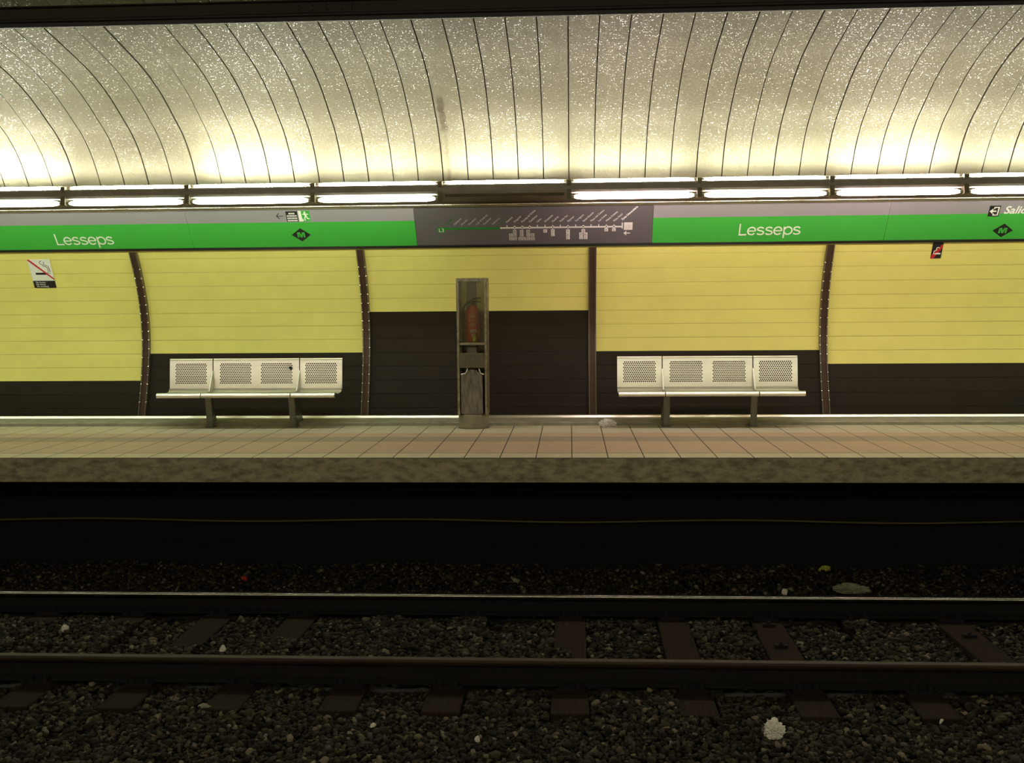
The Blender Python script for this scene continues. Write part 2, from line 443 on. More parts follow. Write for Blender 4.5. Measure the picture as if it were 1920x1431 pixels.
# Catmull-Rom through the points
def spline(pts, per=3):
    out = []
    P = [pts[0]] + list(pts) + [pts[-1]]
    for i in range(1, len(P) - 2):
        for j in range(per):
            t = j / per
            out.append(tuple(.5 * ((2 * P[i][q]) + (-P[i-1][q] + P[i+1][q]) * t + (2*P[i-1][q] - 5*P[i][q] + 4*P[i+1][q] - P[i+2][q]) * t*t
                       + (-P[i-1][q] + 3*P[i][q] - 3*P[i+1][q] + P[i+2][q]) * t**3) for q in (0, 1)))
    out.append(tuple(pts[-1]))
    return out
VS = spline(VP, 3)
nrm = []
for i in range(len(VS)):
    a = VS[max(0, i - 1)]; b = VS[min(len(VS) - 1, i + 1)]
    ty, tz = b[0] - a[0], b[1] - a[1]; l = math.hypot(ty, tz)
    nrm.append((-tz / l * -1, ty / l * -1) if False else (tz / l, -ty / l))   # points out of the hall
vb = MB()
rs = random.Random(3)
for k in range(-48, 48):
    x0, x1 = TUBE_X0 + k * .25 + .0052, TUBE_X0 + (k + 1) * .25 - .0052
    o0 = rs.uniform(-.004, .003); o1 = o0 + rs.uniform(-.004, .004)
    n_ = len(VS)
    L0 = [(x0, y + q[0] * o0, z + q[1] * o0) for (y, z), q in zip(VS, nrm)]
    L1 = [(x1, y + q[0] * o1, z + q[1] * o1) for (y, z), q in zip(VS, nrm)]
    vb.add(L0 + L1, [(i, i + 1, n_ + i + 1, n_ + i) for i in range(n_ - 1)], 0, True)
    for L, x in ((L0, x0), (L1, x1)):
        back = [(x, y + q[0] * .03, z + q[1] * .03) for (y, z), q in zip(VS, nrm)]
        vb.add(L + back, [(i, i + 1, n_ + i + 1, n_ + i) for i in range(n_ - 1)], 1, False)
vb.sheet([(y + q[0] * .03, z + q[1] * .03) for (y, z), q in zip(VS, nrm)], XL - .1, XR + .1, 1)
tag(vb.build('ceiling', [M['vault'], M['joint']]), kind='structure')

# ------------------------------------------------------------------ near side of the station (behind and under the camera)
nw = MB(); nw.sheet([(-.55, -.2), (-.70, .6), (-.72, 1.2), (-.5, 1.9), (.1, 2.2), (.24, 2.44)], XL, XR)
tag(nw.build('wall_front', M['nearwall']), kind='structure')
nf = MB(); nf.box(XL, XR, -.75, 2.18, -.2, 0)
tag(nf.build('floor_near', M['tile_pink']), kind='structure')
np_ = MB(); np_.box(XL, XR, 1.0, 1.25, -1.35, -.2)
tag(np_.build('wall_pit_near', M['pit']), kind='structure')

# ------------------------------------------------------------------ sign band
SK = 1.0242       # the band's own scale
SB = Vector((0, 11.42, 1.910)); ST = Vector((0, 11.154, 2.278))
SL = (ST - SB).length / SK
STH = math.atan2(ST.z - SB.z, ST.y - SB.y)
SEAM = [-8.73, -6.34, -3.967, -1.591, .844, 3.193, 5.57, 7.95]
GH = .300      # height of the green field on the slope
def sign_panel(i, label, mp=False):
    x0, x1 = SEAM[i], SEAM[i + 1]
    root = empty('sign_panel', (x0 * SK, SB.y, SB.z), (STH, 0, 0)); W = x1 - x0; root.scale = (SK,) * 3
    tag(root, label, 'sign', 'sign panels of the band under the lamps')
    b = MB()
    if mp:
        b.box(.0015, W - .0015, 0, SL, -.02, 0, 0); b.build('board', M['map_grey'], root, bevel=.0015)
    else:
        b.box(.0015, W - .0015, GH, SL, -.02, 0, 0); b.build('grey_field', M['sign_grey'], root)
        b = MB(); b.box(.0015, W - .0015, 0, GH, -.02, 0, 0); b.build('green_field', M['sign_green'], root)
    b = MB(); b.box(0, W, -.030, 0, -.03, .003, 0); b.build('edge_shadow_strip', M['black'], root)  # black edge trim, deepened to draw the shadow line under the band
    return root

def diamond(root, cx, cy, hw=.101, hh=.080):
    b = MB(); b.prism([(cx - hw, cy), (cx, cy - hh), (cx + hw, cy), (cx, cy + hh)], 0, .002, 'z')
    d = b.build('metro_emblem', M['black'], root)
    b = MB(); h = .031; w2 = .040
    for pts in ([(-w2, -h), (-w2 + .017, -h), (-w2 + .017, h), (-w2, h)], [(w2 - .017, -h), (w2, -h), (w2, h), (w2 - .017, h)],
                [(-w2 + .012, h), (-.009, -h), (.009, -h), (-w2 + .030, h)][::1], [(w2 - .012, h), (w2 - .030, h), (-.009, -h), (.009, -h)]):
        b.prism([(cx + px, cy + py) for px, py in pts], .002, .003, 'z')
    b.build('emblem_letter', M['sign_green'], d)

def arc(cx, cy, rx, ry, a0, a1, n=18):
    return [(cx + rx * math.cos(math.radians(a0 + (a1 - a0) * i / n)), cy + ry * math.sin(math.radians(a0 + (a1 - a0) * i / n))) for i in range(n + 1)]
def stroke(mb, pts, wd, z1=.002):
    """constant-width pen stroke with mitred joints"""
    P = [Vector(p) for p in pts]; n = len(P); Ls, Rs = [], []
    for i in range(n):
        a = (P[i] - P[i - 1]).normalized() if i else (P[1] - P[0]).normalized()
        b = (P[i + 1] - P[i]).normalized() if i < n - 1 else a
        t = (a + b).normalized(); k = wd / 2 / max(.35, t.dot(a)); nn = Vector((-t.y, t.x)) * k
        Ls.append(P[i] + nn); Rs.append(P[i] - nn)
    vs = [(p.x, p.y, z) for z in (0, z1) for q in (Ls, Rs) for p in q]
    fs = []
    for i in range(n - 1):
        l0, l1, r0, r1 = i, i + 1, n + i, n + i + 1
        fs += [(2 * n + l0, 2 * n + r0, 2 * n + r1, 2 * n + l1), (l0, l1, r1, r0), (l0, 2 * n + l0, 2 * n + l1, l1), (r1, 2 * n + r1, 2 * n + r0, r0)]
    mb.add(vs, fs)
def word(root, x, y):
    """the station name in a light grotesque, cap height .135"""
    mb = MB(); w_ = .0135; xh = .100; e = w_ / 2
    stroke(mb, [(x + e, y + .137), (x + e, y + e), (x + .078, y + e)], w_)
    cx = x + .125
    def letter_e(c):
        cy = y + xh / 2
        stroke(mb, [(c - .037, cy), (c + .0375, cy)], w_ * .9)
        stroke(mb, arc(c, cy, .0385, xh / 2 - e, 0, 322, 30), w_)
    def letter_s(c):
        q = xh / 4
        pts = arc(c, y + 3 * q - e * .5, .030, q - e * .6, 20, 215, 14) + arc(c, y + q + e * .5, .033, q - e * .6, 60, -160, 16)
        stroke(mb, pts, w_)
    def letter_p(c):
        stroke(mb, [(c - .040, y - .036), (c - .040, y + xh - .002)], w_)
        stroke(mb, arc(c, y + xh / 2, .040, xh / 2 - e, 165, -165, 30), w_)
    letter_e(x + .128); letter_s(x + .217); letter_s(x + .303); letter_e(x + .392); letter_p(x + .494); letter_s(x + .582)
    mb.build('station_name', M['white'], root)

p = sign_panel(0, 'green and grey station sign panel beyond the left edge of the photo')
p = sign_panel(1, 'green and grey sign panel with station name above the large no-smoking sign')
word(p, -5.430 + 6.34, .055)
p = sign_panel(2, 'green and grey sign panel with running-man exit mark and black emblem')
ox = 3.967
diamond(p, -2.795 + ox, .148)
a = MB(); a.prism([(-2.945 + ox, .376 - .003), (-3.010 + ox, .376 - .003), (-3.010 + ox, .376 + .003), (-2.945 + ox, .376 + .003)], 0, .002, 'z')
for s_ in (-1, 1):
    a.prism([(-3.020 + ox, .376), (-3.012 + ox, .376 - s_ * .004), (-2.985 + ox, .376 + s_ * .030), (-2.993 + ox, .376 + s_ * .034)][::s_], 0, .002, 'z')
a.build('arrow', M['black'], p)
a = MB(); a.prism([(-2.915 + ox, .307), (-2.795 + ox, .307), (-2.795 + ox, .431), (-2.915 + ox, .431)], 0, .002, 'z')
bl = a.build('notice_plate', M['black'], p)
a = MB(); rr = random.Random(5)
for row in range(4):
    y = .405 - row * .028; x = -2.905 + ox + (.02 if row == 0 else 0)
    xe = -2.803 + ox - (.02 if row == 0 else 0)
    while x < xe:
        wd = rr.uniform(.006, .011)
        a.prism([(x, y - .008), (min(x + wd, xe), y - .008), (min(x + wd, xe), y + .009), (x, y + .009)], .002, .003, 'z'); x += wd + .0035
a.build('notice_lettering', M['white'], bl)
a = MB(); a.prism([(-2.785 + ox, .311), (-2.665 + ox, .311), (-2.665 + ox, .436), (-2.785 + ox, .436)], 0, .002, 'z')
ex = a.build('exit_plate', M['sign_green'], p)
a = MB(); ex0 = -2.785 + ox
def pl(pts): a.prism([(ex0 + x, .311 + y) for x, y in pts], .002, .003, 'z')
pl([(.0, .0), (.034, .0), (.030, .125), (0, .125)])
pl([(.034, .0), (.052, .012), (.040, .030), (.034, .03)])
pl([(.060, .100), (.072, .096), (.078, .106), (.074, .116), (.063, .116), (.058, .108)])      # head
pl([(.052, .090), (.066, .060), (.084, .064), (.080, .092), (.066, .098)])                    # body
pl([(.040, .084), (.046, .076), (.060, .088), (.056, .096)])                                  # arm
pl([(.080, .090), (.086, .082), (.104, .078), (.106, .085), (.088, .092)])                    # arm
pl([(.072, .066), (.084, .066), (.092, .040), (.112, .034), (.112, .026), (.084, .028)])      # leg
pl([(.066, .066), (.078, .058), (.064, .034), (.070, .010), (.062, .008), (.053, .034)])      # leg
a.build('running_figure', M['white'], ex)
p = sign_panel(4, 'green and grey sign panel with station name above the right bench')
word(p, 1.722 - .844, .080)
p = sign_panel(5, 'green and grey sign panel with exit arrow, exit word and black emblem')
diamond(p, 4.357 - 3.193, .103)
a = MB(); a.prism([(4.165 - 3.193, .268), (4.272 - 3.193, .268), (4.272 - 3.193, .391), (4.165 - 3.193, .391)], 0, .002, 'z')
xp = a.build('exit_mark', M['black'], p)
a = MB(); ax = 4.165 - 3.193
def pl2(pts): a.prism([(ax + x, .268 + y) for x, y in pts], .002, .003, 'z')
pl2([(.045, .012), (.098, .012), (.098, .022), (.045, .022)]); pl2([(.045, .100), (.098, .100), (.098, .110), (.045, .110)])
pl2([(.086, .022), (.098, .022), (.098, .100), (.086, .100)]); pl2([(.045, .022), (.055, .022), (.055, .036), (.045, .036)])
pl2([(.045, .086), (.055, .086), (.055, .100), (.045, .100)])
pl2([(.030, .054), (.074, .054), (.074, .068), (.030, .068)]); pl2([(.008, .061), (.040, .030), (.040, .092)])
a.build('arrow', M['white'], xp)
text('exit_word', 'Salida', .120, M['white'], p, 4.312 - 3.193, .300, .0015, offset=.002, shear=.2)
p = sign_panel(6, 'green and grey station sign panel beyond the right edge of the photo')

# the line map
p = sign_panel(3, 'grey line map panel between the two green station name panels', True)
MX = lambda cx: (cx - 180) * .001256 - 1.358 + 1.591
MY = lambda cy: .206 + (200 - cy) * .00141
def bar(mb, x0, y0, x1, y1, z=.0018, m=0): mb.prism([(x0, y0), (x1, y0), (x1, y1), (x0, y1)], 0, z, 'z', m=m)
a = MB(); bar(a, MX(180), MY(213), MX(692), MY(196)); a.build('passed_line', M['map_green'], p)
a = MB(); bar(a, MX(178), MY(236), MX(240), MY(192), .0014); lb = a.build('line_badge', M['map_green'], p)
text('line_badge_text', 'L3', .062, M['map_white'], lb, MX(183), MY(231), .0016)
a = MB(); bar(a, MX(692), MY(209), MX(1690), MY(197)); bar(a, MX(1682), MY(218), MX(1692), MY(170)); a.build('line_bar', M['map_white'], p)
a = MB()
bar(a, MX(188), MY(277), MX(206), MY(273)); a.prism([(MX(180), MY(275)), (MX(190), MY(283)), (MX(190), MY(267))], 0, .0018, 'z')
a.build('arrow', M['map_green'], p)
a = MB(); bar(a, MX(1712), MY(262), MX(1752), MY(255)); a.prism([(MX(1698), MY(258.5)), (MX(1722), MY(278)), (MX(1722), MY(239))], 0, .0018, 'z')
a.build('arrow', M['map_white'], p)
a = MB(); bar(a, MX(1701), MY(231), MX(1770), MY(168), .0014); tb = a.build('terminus_badge', M['map_white'], p)
text('line_badge_text', 'L3', .05, M['map_dim'], tb, MX(1712), MY(216), .0016)
a = MB()
stations = [748, 810, 873, 935, 997, 1060, 1122, 1184, 1246, 1309, 1371, 1434, 1496, 1558, 1620, 1685]
names = ['Fontana', 'Diagonal', 'Passeig de Gràcia', 'Catalunya', 'Liceu', 'Drassanes', 'Paral·lel', 'Poble Sec', 'Espanya', 'Tarragona',
         'Sants Estació', 'Plaça del Centre', 'Les Corts', 'Maria Cristina', 'Palau Reial', 'Zona Universitària']
inter = {810, 873, 935, 1122, 1246, 1371, 1558, 1620}
for sx_, nm in zip(stations, names):
    big = nm.startswith('Zona')
    text('stop_name', nm, .028 if not big else .029, M['map_white'], p, MX(sx_ + 2), MY(160 if not big else 150), .001, rot=PI / 4,
         offset=.0011 if big else 0)
    if sx_ in inter:
        q = MB(); x, y = MX(sx_), MY(199)
        q.prism([(x - .021, y), (x, y - .023), (x + .021, y), (x, y + .023)], .0018, .0024, 'z', m=0)
        q.prism([(x - .009, y), (x, y - .009), (x + .009, y), (x, y + .009)], .0024, .003, 'z', m=1)
        q.build('interchange_mark', [M['map_white'], M['black']], p)
    elif sx_ != 1685:
        q = MB(); bar(q, MX(sx_ - 4), MY(197), MX(sx_ + 4), MY(181)); q.build('stop_tick', M['map_white'], p)
for cx, nm in zip((250, 318, 380, 440, 503, 562, 632, 697), ['Canyelles', 'Valldaura', 'Mundet', 'Montbau', "Vall d'Hebron", 'Penitents', 'Vallcarca', 'Lesseps']):
    text('stop_name', nm, .030, M['map_green'] if nm in ('Canyelles', 'Lesseps') else M['map_dim'], p, MX(cx), MY(178), .001, rot=PI / 4)
boxes = [(810, 233), (777, 265), (810, 263), (777, 296), (810, 296), (866, 235), (866, 265), (853, 297), (886, 297), (920, 235), (920, 265),
         (955, 265), (922, 297), (957, 297), (1060, 233), (1122, 233), (1122, 263), (1246, 235), (1246, 263), (1246, 292), (1371, 235),
         (1353, 263), (1390, 263), (1353, 292), (1390, 292), (1558, 228), (1620, 228)]
rr = random.Random(11)
for cx, cy in boxes:
    q = MB(); x, y = MX(cx), MY(cy)
    bar(q, x - .019, y - .019, x + .019, y + .019, .0014)
    for r_ in range(2):
        xx = x - .013 + rr.uniform(0, .006)
        bar(q, xx, y - .012 + r_ * .014, xx + rr.uniform(.010, .02), y - .006 + r_ * .014, .002, 1)
    q.build('connection_box', [M['map_dim'] if cx < 1000 else M['map_white'], M['map_grey']], p)

# cornice above the band and the board closing the gap to the vault
cn = MB()
prof = [(11.16, 2.286), (11.135, 2.286), (11.120, 2.296), (11.114, 2.311), (11.120, 2.326), (11.135, 2.337), (11.17, 2.340)]
cn.prism(prof, XL, XR, smooth=True)
tag(cn.build('trim_8', M['cornice']), kind='structure')
cl = MB(); cl.sheet([(11.15, 2.335), (11.10, 2.36), (10.86, 2.43), (10.77, 2.455)], XL, XR)
tag(cl.build('trim_9', M['closure']), kind='structure')

# ------------------------------------------------------------------ lamps
LD = 10.42
hz = MB()
hz.prism([(LD + .004, 2.345), (LD - .008, 2.352), (LD - .012, 2.375), (LD - .012, 2.425), (LD - .006, 2.440), (LD + .008, 2.445), (LD + .07, 2.445), (LD + .08, 2.43), (LD + .08, 2.36), (LD + .07, 2.345)], XL, XR)
hs = empty('lamp_rail', (0, 0, 0))
tag(hs, 'long grey lamp rail running between the upper and lower rows of tubes', 'light fitting')
hz.build('housing', M['housing'], hs)
for k in range(-8, 8):
    x = TUBE_X0 + k * TUBE_PITCH
    b = MB()
    b.prism([(LD + .02, 2.475), (LD - .022, 2.470), (LD - .020, 2.43), (LD - .004, 2.40), (LD - .024, 2.35), (LD - .030, 2.29), (LD + .02, 2.28),
             (LD + .05, 2.34), (LD + .06, 2.46)], x - .022, x + .022)
    br = b.build('bracket', M['bracket'], hs, bevel=.003)
    b = MB(); b.tube((x, LD + .05, 2.36), (x, 10.97, 2.395), .009); b.build('stay', M['bracket'], br)
b = MB(); b.box(XL, XR, LD + .078, LD + .082, 2.44, 2.4835); b.build('added_light_block', M['bracket'], hs)  # added opaque strip hidden behind the tubes, keeps their light off the vault foot
# the unlit fitting in the lower row
b = MB(); b.box(TUBE_X0 - 1.25 + .05, TUBE_X0 - .05, LD + .0, LD + .07, 2.325, 2.362); b.build('empty_tray', M['closure'], hs, bevel=.006)

def tube_mesh(r, name):
    L = TUBE_PITCH / 2 - .030
    t = MB()
    pts = [(-L + .02, r * .40), (-L + .04, r * .68), (-L + .07, r * .88), (-L + .11, r)]
    prof = pts + [(-x, q) for x, q in pts[::-1]]
    n = 14
    vs = [(x, q * math.cos(2 * PI * i / n), q * math.sin(2 * PI * i / n)) for x, q in prof for i in range(n)]
    fs = [(a * n + i, a * n + (i + 1) % n, (a + 1) * n + (i + 1) % n, (a + 1) * n + i) for a in range(len(prof) - 1) for i in range(n)]
    t.add(vs, fs, 0, True)
    return t
LAST = []
def lamp(k, lower, label, col, power, gain=None):
    gain = gain or (LOW_GAIN if lower else UP_GAIN)
    r = .027 if lower else .0155
    z = 2.309 if lower else 2.464
    y = LD + .012 if lower else LD + .045
    LAST.append(empty('fluorescent_tube', (TUBE_X0 + (k + .5) * TUBE_PITCH, y, z))); root = LAST[-1]
    tag(root, label, 'lamp', 'lower row of fluorescent tubes' if lower else 'upper row of fluorescent tubes')
    g = tube_mesh(r, 'g').build('glowing_glass', emit('tube_glow', col, POWER * power * gain), root)
    for s_ in (-1, 1):
        c = MB(); L = TUBE_PITCH / 2
        c.tube((s_ * (L - .051), 0, 0), (s_ * (L - .024), 0, 0), r * .5, r * .55, 12); c.build('end_cap', M['cap'], root)
UL = {-8: None, -7: None, -6: None,
      -5: 'bright upper-row tube cut by the left edge of the photo',
      -4: 'dimmer upper-row tube, leftmost complete one of the row',
      -3: 'bright upper-row tube above the running-man exit mark',
      -2: 'upper-row tube over the right part of the green exit-mark panel',
      -1: 'upper-row tube above the gap where the lower tube is missing',
      0: 'upper-row tube above the right half of the line map',
      1: 'upper-row tube above the right-hand station name',
      2: 'upper-row tube above the joint right of the right-hand station name',
      3: 'upper-row tube above the exit word, cut by the right edge', 4: None, 5: None, 6: None}
LLb = {-5: 'lower-row tube cut by the left edge of the photo',
       -4: 'lower-row tube above the left joint of the exit-mark panel, leftmost complete one',
       -3: 'lower-row tube above the running-man exit mark',
       -2: 'lower-row tube ending at the dark gap, left of it',
       0: 'pinkish lower-row tube right of the dark gap above the line map',
       1: 'lower-row tube above the right-hand station name',
       2: 'pinkish lower-row tube above the joint right of the right-hand station name',
       3: 'lower-row tube above the exit word, cut by the right edge'}
for k in range(-8, 7):
    side = 'left' if k < 0 else 'right'
    lamp(k, False, UL.get(k) or 'upper-row tube beyond the %s edge of the photo' % side, (1, .985, .84), UP_POWER[k])
    if k != -1:
        lamp(k, True, LLb.get(k) or 'lower-row tube beyond the %s edge of the photo' % side, LOW_COL[k], LOW_POWER[k])

# the same two rows of tubes over the near platform
for k in range(-8, 7):
    for lower in (False, True):
        lamp(k, lower, 'fluorescent tube above the near platform, outside the photo', (1, .96, .76), 1.0, NEAR_GAIN)
        o = LAST[-1]
        o.location.y = 11.0 - o.location.y; o['group'] = 'tubes over the near platform'

# ------------------------------------------------------------------ benches
def back_segment(W, panels):
    """perforated backrest sheet, local x 0..W, along-slope s 0..H; returned in (x, s)"""
    H = .325; pitch_x = .0205; rows_n = 12; pitch_s = .0185
    mb = MB(); s0 = .055; s1 = s0 + rows_n * pitch_s
    cols = 17
    def P(x, s): return (x, .07 * s + .09 * s * s, s * .995)      # the back leans away
    def quad(xa, xb, sa, sb):
        n_ = max(1, round((sb - sa) / pitch_s))
        for q_ in range(n_): quad1(xa, xb, sa + (sb - sa) * q_ / n_, sa + (sb - sa) * (q_ + 1) / n_)
    def quad1(xa, xb, sa, sb): mb.add([P(xa, sa), P(xb, sa), P(xb, sb), P(xa, sb)], [(0, 1, 2, 3)], 0)
    quad(0, W, .0, s0); quad(0, W, s1, s1 + .02); quad(0, W, s1 + .02, H - .012)
    x = 0
    spans = [(c - cols * pitch_x / 2, c + cols * pitch_x / 2) for c in panels]
    for (xa, xb) in spans:
        quad(x, xa, s0, s1)
        for r in range(rows_n):
            sa = s0 + r * pitch_s; sb = sa + pitch_s
            off = 0 if r % 2 == 0 else pitch_x / 2
            ncol = cols if r % 2 == 0 else cols - 1
            if off: quad(xa, xa + off, sa, sb); quad(xb - off, xb, sa, sb)
            for c in range(ncol):
                a0 = xa + off + c * pitch_x; a1 = a0 + pitch_x; mx, ms = (a0 + a1) / 2, (sa + sb) / 2
                rect = [(a1, ms), (a1, sb), (mx, sb), (a0, sb), (a0, ms), (a0, sa), (mx, sa), (a1, sa)]
                hr = .0079
                hole = [(mx + hr * math.cos(t * PI / 4), ms + hr * math.sin(t * PI / 4)) for t in range(8)]
                vs = [P(*q) for q in rect + hole]
                mb.add(vs, [(i, (i + 1) % 8, 8 + (i + 1) % 8, 8 + i) for i in range(8)], 0)
        x = xb
    quad(x, W, s0, s1)
    # rolled top edge and folded foot
    n = 8
    tyy = P(0, H - .012)
    ring = [(tyy[1] + .012 - .014 * math.cos(t), tyy[2] + .014 * math.sin(t)) for t in np.linspace(0, 2 * PI, 16, endpoint=False)]
    mb.prism(ring, 0, W, smooth=True)
    mb.prism([(-.030, .0), (-.030, -.008), (-.016, -.022), (.010, -.022), (.010, .010), (0, .006)], 0, W)
    # side returns
    for xx in (0, W - .002):
        mb.prism([(.0, 0), (.02, .0), (tyy[1] + .016, tyy[2]), (tyy[1], tyy[2]), P(0, H * .5)[1:]], xx, xx + .002)
    return mb

def make_bench(x, label):
    root = empty('metal_bench', (x, 11.0, 0)); tag(root, label, 'bench', 'perforated steel benches against the wall')
    J = [0, .477, 1.419, 1.885]
    G = .011
    for i in range(3):
        W = J[i + 1] - J[i] - G
        cs = [W / 2] if i != 1 else [.242, W - .242]
        o = back_segment(W, cs).build('backrest', M['steel'], root)
        o.location = (J[i] + G / 2, .232, .392)
        # seat shell: rounded front nose, shallow dip, upturned rear
        top = [(-.150, .372), (-.138, .380), (-.120, .380), (-.06, .368), (.04, .358), (.13, .360), (.185, .368), (.218, .384)]
        nose = [(-.150, .372), (-.158, .362), (-.160, .350), (-.157, .338), (-.147, .329), (-.13, .327)]
        bot = [(.21, .372), (.18, .356), (.04, .346), (-.06, .354), (-.11, .352), (-.122, .345)]
        s = MB(); s.prism(nose[::-1] + top[1:] + bot, J[i] + G / 2, J[i + 1] - G / 2, smooth=False)
        so = s.build('seat', M['steel'], root, bevel=.002)
    # triangular stays joining the seat to the back at the two joints
    for j in (1, 2):
        b = MB(); X = J[j]
        b.prism([(.235, .385), (.06, .372), (.08, .362), (.235, .360)], X - .006, X + .006)
        b.prism([(.10, .376), (.228, .385), (.248, .585), (.240, .590)], X - .006, X + .006)
        b.build('stay_plate', M['steel_stay'], root, bevel=.002)
    for j, s_ in ((1, 1), (2, -1)):
        X = J[j] - s_ * .003
        b = MB()
        # web plate, wider at the foot
        web = [(.03, 0), (.36, 0), (.33, .05), (.24, .20), (.19, .345), (-.02, .345), (.0, .25), (.02, .12)]
        b.prism(web, X - .004, X + .004)
        # flange along the front edge, turned towards the middle of the bench
        fr = [(.03, 0), (.02, .12), (.0, .25), (-.02, .345)]
        xs = sorted((X, X + s_ * .062))
        for (ya, za), (yb, zb) in zip(fr, fr[1:]):
            b.add([(xs[0], ya, za), (xs[1], ya, za), (xs[1], yb, zb), (xs[0], yb, zb),
                   (xs[0], ya + .006, za), (xs[1], ya + .006, za), (xs[1], yb + .006, zb), (xs[0], yb + .006, zb)],
                  [(0, 1, 2, 3), (7, 6, 5, 4), (0, 3, 7, 4), (1, 5, 6, 2), (0, 4, 5, 1), (3, 2, 6, 7)])
        xf = sorted((X - s_ * .02, X + s_ * .075))
        b.box(xf[0], xf[1], .015, .145, 0, .006)
        b.build('leg', M['steel_dull'], root)
    # long bearer under the seat
    b = MB(); b.box(.05, 1.835, .03, .10, .315, .345); b.build('bearer', M['steel_dull'], root, bevel=.003)
    return root
lb_ = make_bench(-4.313, 'four-place perforated steel bench with a dark spot on its back, under the left yellow bay')
make_bench(.486, 'four-place perforated steel bench right of the crumpled paper and second rib')

b = MB(); rr = random.Random(8)
b.prism([(1.325 + .024 * rr.uniform(.7, 1.1) * math.cos(t), .612 + .022 * rr.uniform(.7, 1.1) * math.sin(t)) for t in np.linspace(0, 2 * PI, 14, endpoint=False)], .246, .252, 'y')
b.build('dark_smudge', M['rubber'], lb_)
# ------------------------------------------------------------------ extinguisher cabinet
cx0, cx1 = -1.160, -.848
cab = empty('extinguisher_cabinet', (-1.004, 11.0, 0))
tag(cab, 'tall narrow metal cabinet on a round base holding a fire extinguisher', 'cabinet')
def C(x): return x + 1.004
F, B_ = -.14, .14
b = MB(); b.lathe([(.0001, .145), (.150, .145), (.158, .138), (.160, .02), (.166, 0), (.0001, 0)], 40, sx=1, sy=1)
b.build('base_drum', M['cab_base'], cab)
hw = .156
for s_, nm in ((-1, 'side_frame'), (1, 'side_frame')):
    b = MB()
    xo, xi = s_ * hw, s_ * (hw - .027)
    x0, x1 = sorted((xo, xi))
    b.box(x0, x1, F, F + .012, .145, 1.53)
    x0, x1 = sorted((xo, s_ * (hw - .006)))
    b.box(x0, x1, F, B_, .145, 1.53)
    x0, x1 = sorted((xo, xi))
    b.box(x0, x1, B_ - .02, B_, .145, 1.53)
    b.build(nm, M['cab'], cab, bevel=.002)
b = MB(); b.box(-hw, hw, F, B_, 1.53, 1.545); b.box(-hw + .027, hw - .027, F, F + .012, 1.510, 1.53); b.build('top_plate', M['cab'], cab, bevel=.002)
b = MB(); b.box(-hw + .027, hw - .027, F - .004, F + .02, .862, .886); b.build('front_bar', M['cab'], cab, bevel=.003)
b = MB(); b.box(-hw + .007, hw - .007, F + .02, B_ - .02, .880, .890); b.build('shelf', M['cab_plate'], cab)
b = MB(); b.box(-hw + .02, hw - .02, F - .003, F + .014, .629, .782); b.build('front_panel', M['cab_plate'], cab, bevel=.003)
b = MB(); b.box(-.075, .030, B_ - .05, B_ - .02, .145, 1.53); b.build('back_post', M['post'], cab, bevel=.004)
b = MB(); b.box(-hw + .006, hw - .006, B_ - .012, B_ - .008, .15, 1.53); b.build('rear_pane', M['pane'], cab)
b = MB(); b.box(-hw + .027, hw - .027, F + .004, F + .008, .886, 1.51); b.build('front_pane', M['front_pane'], cab)
# hanging plate with a notched top, held by two hooks
b = MB()
out = [(-.118, .160), (-.10, .150), (.09, .150), (.104, .160), (.104, .545), (.085, .575), (.06, .585), (.035, .602), (.0, .612), (-.03, .606), (-.06, .588),
       (-.085, .578), (-.118, .560)]
b.prism(out, F + .02, F + .028, 'y'); hp_ = b.build('hanging_plate', M['scratched'], cab, bevel=.002)
for s_, xx in ((-1, -.068), (1, .088)):
    b = MB(); b.path([(xx + s_ * .05 if s_ < 0 else xx + .03, F + .01, .560), (xx, F + .004, .572), (xx + .010 * (1 if s_ < 0 else -1), F + .002, .590),
                      (xx + .02 * (1 if s_ < 0 else -1), F + .006, .622)], .0065, 8)
    b.build('hook', M['chrome'], cab)

ext = empty('fire_extinguisher', (-1.006, 10.995, .890))
tag(ext, 'red fire extinguisher with yellow tag standing inside the metal cabinet', 'fire extinguisher')
R_ = .078
b = MB(); b.lathe([(.0001, 0), (R_ - .012, 0), (R_ - .002, .012), (R_, .03), (R_, .30), (R_ - .006, .325), (R_ - .022, .35), (.030, .372), (.024, .38), (.0001, .38)], 36)
b.build('cylinder_body', M['ext_red'], ext)
b = MB(); b.lathe([(.0001, .378), (.022, .378), (.022, .40), (.016, .405), (.016, .425), (.0001, .425)], 20); b.build('valve', M['rubber'], ext)
b = MB(); b.path([(-.07, -.02, .395), (-.02, -.01, .425), (.04, 0, .450), (.085, .01, .455)], .007, 8)
b.path([(-.01, 0, .41), (.045, 0, .418), (.085, 0, .405)], .006, 8); b.build('handle', M['rubber'], ext)
b = MB(); b.path([(-.018, 0, .41), (-.06, -.02, .40), (-.092, -.01, .36), (-.096, 0, .25), (-.094, 0, .10)], .009, 8); b.build('hose', M['rubber'], ext)
def wrap(name, material, a0, a1, z0, z1, dr=.0012, n=10):
    q = MB(); vs = []
    for i in range(n + 1):
        t = a0 + (a1 - a0) * i / n
        for z in (z0, z1): vs.append(((R_ + dr) * math.sin(t), -(R_ + dr) * math.cos(t), z))
    q.add(vs, [(2 * i, 2 * i + 2, 2 * i + 3, 2 * i + 1) for i in range(n)], 0, True)
    return q
q = MB(); rr = random.Random(2)
